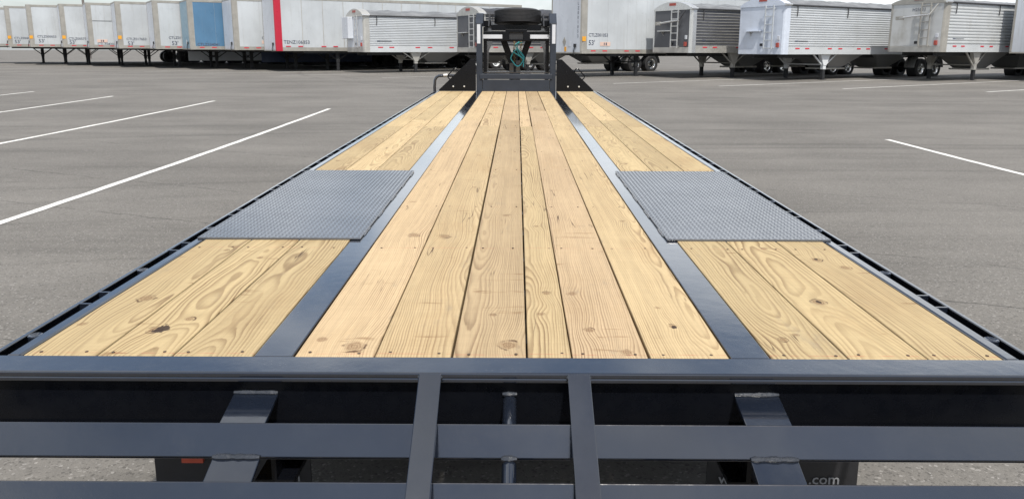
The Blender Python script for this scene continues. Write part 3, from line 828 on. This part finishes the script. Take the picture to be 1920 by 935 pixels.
def landing_gear(root, x, w, top, mats=('frame', 'frame'), inset=.34, white=False):
    for y in (inset, w - inset):
        m = MB().box(x - .095, x + .095, y - .085, y + .085, .50, top - .002, .008)
        if white: m.prism([(x - .34, top - .003), (x + .34, top - .003), (x + .10, top - .50), (x - .10, top - .50)], 'y', y - .10, y + .06)
        leg = m.build('landing_leg', mats[0], root)
        MB().box(x - .075, x + .075, y - .070, y + .070, .05, .51, .006).build('inner_leg', mats[1], leg)
        MB().box(x - .15, x + .15, y - .13, y + .13, .0, .045, .008).build('foot', 'frame', leg)
        for dx in (-.75, .85):
            MB().bar((x, y, .62), (x + dx, y + (.0), top), .06, .05, Vector((0, 1, 0))).build('leg_brace', mats[0], leg)
    MB().tube([(x, inset, .72), (x, w - inset, .72)], .03, 8).build('cross_shaft', mats[0], root)

def side_text(root, txt, size, x, z, mat='ink'):
    return put('lettering', text_mesh(txt, size, mat), root, (x, -.006, z), (R(90), 0, 0))

W = 2.59
def van(px, py, label, number=None, col='white', nose='nose_white', z0=1.17, z1=4.11, L=16.15, num=None, group='box trailers parked in the angled row',
        stripe=False, post='rail', skirt=None, seams=False, tag_o=True, placard=None, rims='RIMD', extra=None, under='frame'):
    z = gz(py)
    root = thing('box_trailer', label, 'trailer', (px, py, z), (0, 0, R(31.5)), group)
    # smooth side sheets, each its own panel
    n = 13; pw = (L - .32) / n
    pm = MB().box(.004, pw - .004, .002, .03, z0 + .20, z1 - .16, .003).mesh('side_panel', col)
    for i in range(n): put('side_panel', pm, root, (.32 + i * pw, 0, 0))
    MB().box(.30, L, .012, .05, z0 + .19, z1 - .15).build('side_backing', 'alu', root)
    MB().box(.06, L, W - .04, W, z0, z1).build('far_side', col, root)
    MB().box(L - .06, L, .05, W - .04, z0, z1).build('rear_doors', col, root)
    MB().box(.05, L - .06, .05, W - .04, z1 - .06, z1 - .012).build('roof', 'white', root)
    MB().box(.02, L - .06, .05, W - .04, z0, z0 + .10).build('floor', under, root)
    MB().box(1.6, L - .3, .12, W - .12, z0 - .13, z0 - .003).build('floor_crossmembers', under, root)
    MB().box(.0, .05, .13, W - .1, z0 + .06, z1 - .10, .01).build('nose_panel', nose, root)
    MB().box(-.004, .06, .12, W, z1 - .10, z1, .01).build('nose_top_rail', post, root)
    MB().box(-.004, .06, .12, W, z0, z0 + .06, .01).build('nose_sill', post, root)
    pe = .37 if stripe else .30
    cpost = MB().prism([(0.0, .13), (.03, .045), (.09, .0), (pe, -.010), (pe, .0115), (.15, .02), (.13, .13)], 'z', z0, z1)
    cp = cpost.build('corner_post', 'red' if stripe else post, root)
    MB().box(-.004, .05, W - .10, W - .002, z0 + .06, z1 - .1, .01).build('corner_post', post, root)
    MB().box(pe + .002, L, -.008, .011, z0, z0 + .195, .004).build('bottom_rail', post, root)
    MB().box(pe + .002, L, -.008, .011, z1 - .155, z1, .006).build('top_rail', post, root)
    if seams:
        sm_ = MB().box(-.018, .018, -.010, .001, z0 + .2, z1 - .16, .002).mesh('seam_batten', 'alu')
        for i in range(1, n): put('seam_batten', sm_, root, (.32 + i * pw, 0, 0))
    for i, x in enumerate((.55, 1.25, 2.6, 3.3, 5.0, 6.6, 8.2, 9.8, 11.4, 13.0)):
        put('reflector', REFL, root, (x, -.006, z0 + .10 + (.13 if stripe else 0)))
    for (sx_, zz) in ((.75, z0 + .36), (.95, z0 + .30)):
        pass
    # coupler hoses on the nose
    MB().box(-.06, -.004, .42, .60, z0 + .30, z0 + .46, .01).build('connector_box', 'frame', root)
    MB().tube([(-.05, .50, z0 + .32), (-.09, .52, z0 + .1), (-.06, .48, z0 - .06)], .022, 6).build('connector_hose', 'frame', root)
    MB().box(-.012, -.003, .9, 1.10, z0 + .34, z0 + .58).build('notice', 'whitetape', root)
    if tag_o: MB().box(.03, .24, -.016, -.006, z0 + .58, z0 + .80).build('orange_tag', 'orange', cp)
    if placard is not None:
        MB().box(placard, placard + .62, -.010, .001, z0 + .36, z0 + .55).build('placard', 'placard', root)
        MB().box(placard + .22, placard + .27, -.014, -.0105, z0 + .39, z0 + .52).build('placard_mark', 'ink', root)
        MB().box(placard + .33, placard + .40, -.014, -.0105, z0 + .39, z0 + .52).build('placard_mark', 'ink', root)
    # underframe
    for y in (.75, W - .75):
        MB().box(L - 5.2, L - .2, y - .06, y + .06, z0 - .28, z0).build('slider_rail', 'frame', root)
    MB().box(.25, 1.5, .5, W - .5, z0 - .06, z0).build('kingpin_plate', 'frame', root)
    landing_gear(root, 3.65, W, z0)
    wheels(root, (L - 3.2, L - 1.9), W, globals()[rims])
    MB().box(L - .25, L - .15, .2, W - .2, .50, .62).build('underride_bar', 'frame', root)
    for y in (.6, W - .6): MB().box(L - .24, L - .16, y - .05, y + .05, .6, z0).build('underride_post', 'frame', root)
    if skirt:
        MB().box(4.2, L - 4.6, .06, .09, .42, z0 - .004).build('side_skirt', skirt, root)
    if number:
        for (tx, sz_, x, zz) in number: side_text(root, tx, sz_, x, z0 + zz)
    return root

VX = [(-37.46, 59.75), (-34.51, 57.51), (-31.34, 56.0), (-28.52, 54.14), (-25.62, 52.2), (-22.39, 50.31), (-19.6, 48.71), (-16.42, 47.22), (-13.44, 45.36)]
van(-40.4, 61.8, 'white box trailer cut off by the left edge of the picture', [("CTLZ0", .20, 1.9, .62), ("53'", .30, 2.0, .34)], z0=1.28, z1=4.18, placard=1.4)
van(*VX[0], 'white box trailer lettered CTLZ004653 below the bare tree', [('CTLZ004653', .22, .42, .56), ("53'", .34, .42, .26)], z0=1.26, z1=4.18, placard=1.9)
van(*VX[1], 'white box trailer lettered CTLZ000053 with a small black outlined box near the top', [('CTLZ000053', .22, .5, .66), ("53'", .34, .55, .32)], z0=1.26, z1=4.18, placard=2.4)
van(*VX[2], 'white box trailer lettered CTLZ005753 with an orange tag on its post', [('CTLZ005753', .22, .4, .52), ("53'", .34, .42, .24)], z0=1.25, z1=4.16, placard=2.5)
van(*VX[3], 'white box trailer lettered CTLZ042053 with a dark joint across its side', [('CTLZ042053', .22, .5, .18), ("53'", .34, 1.6, .78)], z0=1.24, z1=4.16, tag_o=False, placard=.5)
van(*VX[4], "white box trailer lettered CTLZ017653 with an orange tag", [('CTLZ017653', .22, .5, .52), ("53'", .34, .55, .2)], z0=1.22, z1=4.15, placard=2.0, skirt='white_dirty')
van(*VX[5], 'white box trailer lettered CTLZ019653 next to the blue trailer', [('CTLZ019653', .22, .8, .62), ("53'", .34, .95, .25)], z0=1.20, z1=4.13, tag_o=False, placard=1.9)
van(*VX[6], 'blue box trailer lettered CTLZ534041', [('CTLZ534041', .24, .42, .22)], col='blue', nose='blue_pale', tag_o=False, z0=1.19, skirt='navy', group='box trailers parked in the angled row')
van(*VX[7], 'white box trailer lettered CTLZ076153 between the blue one and the red-striped one', [('CTLZ076153', .24, 1.6, .62), ("53'", .28, 3.6, .32)], tag_o=False, placard=1.6, z0=1.18)
van(*VX[8], 'long white box trailer with a bright red corner stripe', [('TENZ106853', .27, .44, .40)], stripe=True, seams=True, tag_o=False, z0=1.15, rims='RIMW')
V11 = van(3.09, 38.76, 'white box trailer lettered CTLZ001053 just right of the gooseneck', [('CTLZ001053', .215, .40, .80), ("53'", .33, .40, .40)], z0=1.14, placard=1.1, rims='RIMC', under='frame')
van(24.0, 35.3, 'white box trailer cut off by the right edge of the picture', None, tag_o=False, z0=1.25, rims='RIMC')
# upright number and diamond notice on the nose of the near van
for i, chh in enumerate('CTLZ001053'):
    put('lettering', text_mesh(chh, .20, 'ink'), V11, (-.010, .36, 3.28 - i * .215 + .55), (R(90), 0, R(-90)))
MB().prism([(1.28, 1.70), (1.43, 1.93), (1.58, 1.70), (1.43, 1.47)], 'x', -.012, -.003).build('diamond_notice', 'rail', V11)
MB().box(-.012, -.003, 1.26, 1.42, 1.24, 1.46).build('orange_tag', 'orange', V11)
# frame drawn near the top of the third van, joint across the fifth
def find(lbl): return [o for o in COL.objects if o.get('label', '').find(lbl) >= 0][0]
r_ = find('CTLZ000053')
fr_ = MB()
for (a, b, c, d) in ((2.6, 3.7, 3.82, 3.86), (2.6, 3.7, 3.60, 3.64), (2.6, 2.66, 3.64, 3.82), (3.64, 3.7, 3.64, 3.82)): fr_.box(a, b, -.008, .001, c, d)
fr_.build('outlined_box', 'ink', r_)
MB().box(.33, 6.0, -.008, .001, 2.98, 3.01).build('side_joint', 'frame', find('CTLZ042053'))

# ------------------------------------------------------------------ hopper trailers
def hopper(px, py, label, side='slat', nose='nose_white', z0=1.16, zs=3.10, zt=3.45, L=12.8, tarp='tarp', gear=('alu', 'frame'), post='alu', dark=False,
           ribs=17, crank=False, shelf=True, badge='badge', box=False, number=None, ladder='alu_bright', logo=True, ladx=(.62, 1.02)):
    root = thing('hopper_trailer', label, 'trailer', (px, py, gz(py)), (0, 0, R(31.5)), 'tarped hopper trailers parked in the angled row')
    # ribbed side: each rib a shallow convex fold
    m = MB(); hgt = (zs - .06 - (z0 + .34)) / ribs
    prof = []
    for i in range(ribs):
        b = z0 + .34 + i * hgt
        if dark: prof += [(.012, b), (.012, b + hgt * .80), (-.004, b + hgt * .84), (-.004, b + hgt * .96)]
        else: prof += [(.026, b), (.022, b + hgt * .16), (-.006, b + hgt * .34), (-.010, b + hgt * .60), (-.004, b + hgt * .86), (.024, b + hgt * .97)]
    o = len(m.v); xs = (.34, L)
    for xx in xs: m.v += [(xx, y, zz) for y, zz in prof]
    k = len(prof)
    m.f += [(o + i, o + k + i, o + k + i + 1, o + i + 1) for i in range(k - 1)]
    m.build('ribbed_side', side, root)
    if dark:
        st = MB()
        for i in range(ribs):
            b = z0 + .34 + i * hgt
            st.box(.34, L, -.010, -.0045, b + hgt * .82, b + hgt * .98)
        tag(st.build('trim_strips', 'alu', root), kind='stuff')
    MB().box(.05, L, .03, .08, z0, zs).build('side_backing', 'alu', root)
    MB().box(.05, L, W - .05, W, z0, zs).build('far_side', 'alu', root)
    MB().box(L - .05, L, .08, W - .05, z0, zs).build('rear_wall', 'alu', root)
    MB().box(.34, L, -.008, .02, z0, z0 + .335, .004).build('bottom_rail', 'slat' if not dark else 'alu', root)
    MB().box(.34, L, -.014, .02, zs - .07, zs, .006).build('top_rail', 'alu' if not dark else 'alu_bright', root)
    MB().prism([(-.004, .10), (.04, .03), (.12, -.008), (.34, -.012), (.34, .05), (.12, .10)], 'z', z0, zs).build('corner_post', post, root)
    MB().box(-.004, .06, W - .10, W, z0, zs, .01).build('corner_post', post, root)
    MB().box(.0, .05, .10, W - .10, z0 + .26, zs - .06, .006).build('nose_panel', nose, root)
    MB().box(-.006, .05, .10, W - .10, z0, z0 + .258, .006).build('nose_sill', 'alu' if nose != 'nose_hop' else 'nose_hop', root)
    # bowed cap over the nose and tarp behind it
    def arch(n=14, up=0.0, ext=0.0):
        pts = []
        for i in range(n + 1):
            u = i / n
            pts.append((-ext + (W + 2 * ext) * u, zs + (zt - zs) * math.sin(math.pi * u) ** .75 + up))
        return pts
    ap = arch()
    MB().prism(ap + [(W, zs - .058), (0, zs - .058)], 'x', -.03, .42).build('bow_cap', post if nose != 'nose_hop' else 'nose_hop', root)
    MB().box(-.045, -.031, W * .40, W * .57, (zs + zt) / 2 - .02, (zs + zt) / 2 + .10).build('badge', badge, root)
    tm = MB(); nx = 60
    rng = random.Random(int(px * 10))
    ta = arch(18, -.035, .012)
    for i in range(nx + 1):
        x = .42 + (L - .42) * i / nx
        sag = -.05 * abs(math.sin(i / nx * math.pi * 8.5)) ** 2
        for j, (y, zz) in enumerate(ta):
            edge = math.sin(math.pi * j / 18)
            tm.v.append((x, y, zz + edge * (sag + rng.uniform(-.018, .018))))
    w_ = len(ta)
    for i in range(nx):
        for j in range(w_ - 1): tm.f.append((i * w_ + j, i * w_ + j + 1, (i + 1) * w_ + j + 1, (i + 1) * w_ + j))
    tm.smooth = True
    tm.build('tarp', tarp, root)
    MB().tube([(.30, -.035, zs - .03), (L, -.035, zs - .03)], .038, 8).build('tarp_roll', 'tarp_dark', root)
    MB().tube([(-.06, -.04, zs - .01), (.34, -.04, zs - .01)], .055, 10).build('roll_end', 'alu_bright', root)
    for x in (.75, 4.2, 7.6, 11.0):
        MB().tube([(x, -.04, zs - .06), (x + .02, -.035, zs - .26), (x, -.03, zs - .50)], .022, 6).build('strap', 'tarp_dark', root)
    for x in (.8, 1.45, 3.0, 3.75, 5.1, 5.8, 7.2, 7.9, 9.5, 11):
        put('reflector', REFL, root, (x, -.012, z0 + .23))
    if logo:
        MB().box(.75, .95, -.016, -.008, z0 + .56, z0 + .60).build('maker_mark', 'ink', root)
        MB().box(.97, 1.6, -.016, -.008, z0 + .565, z0 + .59).build('maker_mark', 'charcoal', root)
    # ladder on the nose
    ya, yb = ladx
    ld = MB()
    for y in (ya, yb): ld.box(-.14, -.10, y - .03, y + .03, z0 + .22, zs - .02, .006)
    ld_o = ld.build('ladder', ladder, root)
    rg = MB().box(-.135, -.105, ya + .03, yb - .03, -.02, .02, .004).mesh('rung', ladder)
    for i in range(6): put('rung', rg, ld_o, (0, 0, z0 + .27 + i * (zs - z0 - .42) / 5))
    for zz in (z0 + .3, zs - .15):
        for y in (ya, yb): MB().box(-.10, .0, y - .02, y + .02, zz - .02, zz + .02).build('ladder_bracket', ladder, ld_o)
    if shelf:
        MB().box(-.16, .0, 1.25, 2.15, z0 + 1.0, z0 + 1.04, .004).build('shelf', 'alu_bright' if dark else nose, root)
        MB().prism([(-.15, z0 + .998), (0, z0 + .998), (0, z0 + .80)], 'y', 1.85, 1.87).build('shelf_bracket', 'alu', root)
    if box:
        MB().box(-.30, -.004, 1.55, 2.5, z0 + .72, zs - .05, .02).build('tarp_motor_box', nose, root)
    if crank:
        MB().tube([(-.10, .30, zs - .08), (-.22, .55, zs - .50), (-.26, .62, zs - .55)], .035, 8).build('crank_arm', 'tarp_dark' if dark else 'alu', root)
        MB().tube([(-.26, .55, zs - .54), (-.30, 1.30, zs - .60), (-.30, 1.95, zs - .66)], [.035, .045, .045], 8).build('crank_handle', 'alu_bright', root)
        MB().box(-.34, -.26, 1.75, 2.12, zs - .74, zs - .58, .01).build('crank_grip', 'rail', root)
    MB().box(-.07, -.004, .22, .36, z0 + .30, z0 + .50, .01).build('connector_box', 'badge', root)
    MB().box(-.05, -.004, .20, .33, z0 + .62, z0 + .80, .01).build('connector_box', 'whitetape', root)
    MB().box(-.04, -.004, 1.15, 1.3, z0 + .36, z0 + .48, .01).build('connector_box', 'frame', root)
    if number:
        for (tx, sz_, y, zz) in number: put('lettering', text_mesh(tx, sz_, 'ink'), root, (-.008, y, z0 + zz), (R(90), 0, R(-90)))
    # two hopper chutes, catwalk pipes, fenders
    for xa in (4.6, 8.3):
        h = MB(); hw = 1.35
        top = [(xa - hw, .22, z0), (xa + hw, .22, z0), (xa + hw, W - .22, z0), (xa - hw, W - .22, z0)]
        bot = [(xa - .45, .75, .56), (xa + .45, .75, .56), (xa + .45, W - .75, .56), (xa - .45, W - .75, .56)]
        h.v += top + bot; h.f += [(0, 1, 5, 4), (1, 2, 6, 5), (2, 3, 7, 6), (3, 0, 4, 7), (4, 5, 6, 7)]
        ch = h.build('hopper_chute', 'chute', root)
        MB().box(xa - .7, xa + .7, .70, W - .70, .48, .555, .01).build('chute_gate', 'alu', ch)
    for y in (.55, W - .55): MB().box(.4, L - .1, y - .06, y + .06, z0 - .16, z0 - .004).build('frame_rail', 'frame', root)
    for x in (L - 3.05, L - .35):
        q = MB(); n = 8; c0 = (L - 2.3 if x < L - 2 else L - 1.05)
        for i in range(n + 1):
            t = R(180 - 70 * i / n) if x < L - 2 else R(0 + 70 * i / n)
            for y in (.05, .62):
                q.v.append((c0 + .62 * math.cos(t), y, .52 + .62 * math.sin(t)))
        q.f += [(2 * i, 2 * i + 2, 2 * i + 3, 2 * i + 1) for i in range(n)]
        q.smooth = True
        q.build('fender', 'alu_bright', root)
    landing_gear(root, 3.1, W, z0, gear, .24, True)
    wheels(root, (L - 2.3, L - 1.05), W, RIMC)
    return root

hopper(-8.17, 43.48, 'white ribbed hopper trailer with grey tarp standing before the red-striped trailer', side='slat', nose='nose_white', z0=1.12, zs=3.05, zt=3.42, box=True, shelf=False, tarp='tarp', ribs=17)
hopper(-1.91, 42.28, 'charcoal hopper trailer with pale ladder behind the gooseneck on the left', side='charcoal', nose='charcoal', z0=1.14, zs=3.1, zt=3.5, dark=True, tarp='tarp_dark', ladx=(.45, .95), ribs=12, logo=False)
hopper(8.05, 37.85, 'charcoal hopper trailer with bright trim strips and chrome corner, tarp crank on its nose', side='charcoal', nose='charcoal', z0=1.20, zs=3.22, zt=3.56, dark=True, crank=True, post='alu_bright', ribs=12, ladx=(.75, 1.2))
hopper(11.7, 35.81, 'bright white ribbed hopper trailer with a clean white nose and ladder', side='slat', nose='nose_hop', z0=1.18, zs=3.32, zt=3.68, post='nose_hop', gear=('white_dirty', 'frame'), ladder='white', ribs=17, ladx=(.55, 1.0))
hopper(18.59, 35.68, 'dusty silver hopper trailer numbered H25011 with a long crank arm across its nose', side='slat_dirty', nose='nose_dirty', z0=1.30, zs=3.45, zt=3.70, crank=True, post='rail', number=[('H25011', .20, 1.55, 1.78)], shelf=False, ribs=13, ladder='rail', ladx=(.62, 1.05))

# ------------------------------------------------------------------ bare tree and pole beyond the left row
def bare_tree(loc, h, seed, label):
    rng = random.Random(seed)
    root = thing('bare_tree', label, 'tree', loc)
    tr = MB(); cr = MB()
    def grow(p, d, L, r, depth, mb):
        n = 4; pts = [p]; rr = [r]
        for i in range(n):
            d = (d + Vector((rng.uniform(-.16, .16), rng.uniform(-.16, .16), rng.uniform(-.02, .10)))).normalized()
            p = p + d * L / n; pts.append(p); rr.append(r * (1 - .45 * (i + 1) / n))
        mb.tube(pts, rr, 6 if depth < 2 else 4, caps=False)
        if depth >= 5: return
        for k in range(rng.choice((2, 3, 3))):
            b = rng.randint(2, n)
            nd = (d + Vector((rng.uniform(-.9, .9), rng.uniform(-.9, .9), rng.uniform(-.1, .6)))).normalized()
            grow(pts[b], nd, L * rng.uniform(.55, .8), rr[b] * .72, depth + 1, cr)
    grow(Vector((0, 0, 0)), Vector((0, 0, 1)), h * .36, h * .017, 0, tr)
    tr.build('trunk', 'bark', root); cr.build('crown', 'bark', root)
bare_tree((-59.0, 92.0, gz(92)), 9.0, 3, 'bare branched tree rising behind the leftmost trailers')
PO = thing('utility_pole', 'thin dark pole rising behind the left trailer row', 'pole', (-48.5, 92.0, gz(92)), (0, R(-1.5), 0))
MB().tube([(0, 0, 0), (0, 0, 10.5)], [.16, .11], 10).build('shaft', 'pole', PO)
MB().box(-1.1, 1.1, -.06, .06, 9.6, 9.75).build('cross_arm', 'pole', PO)
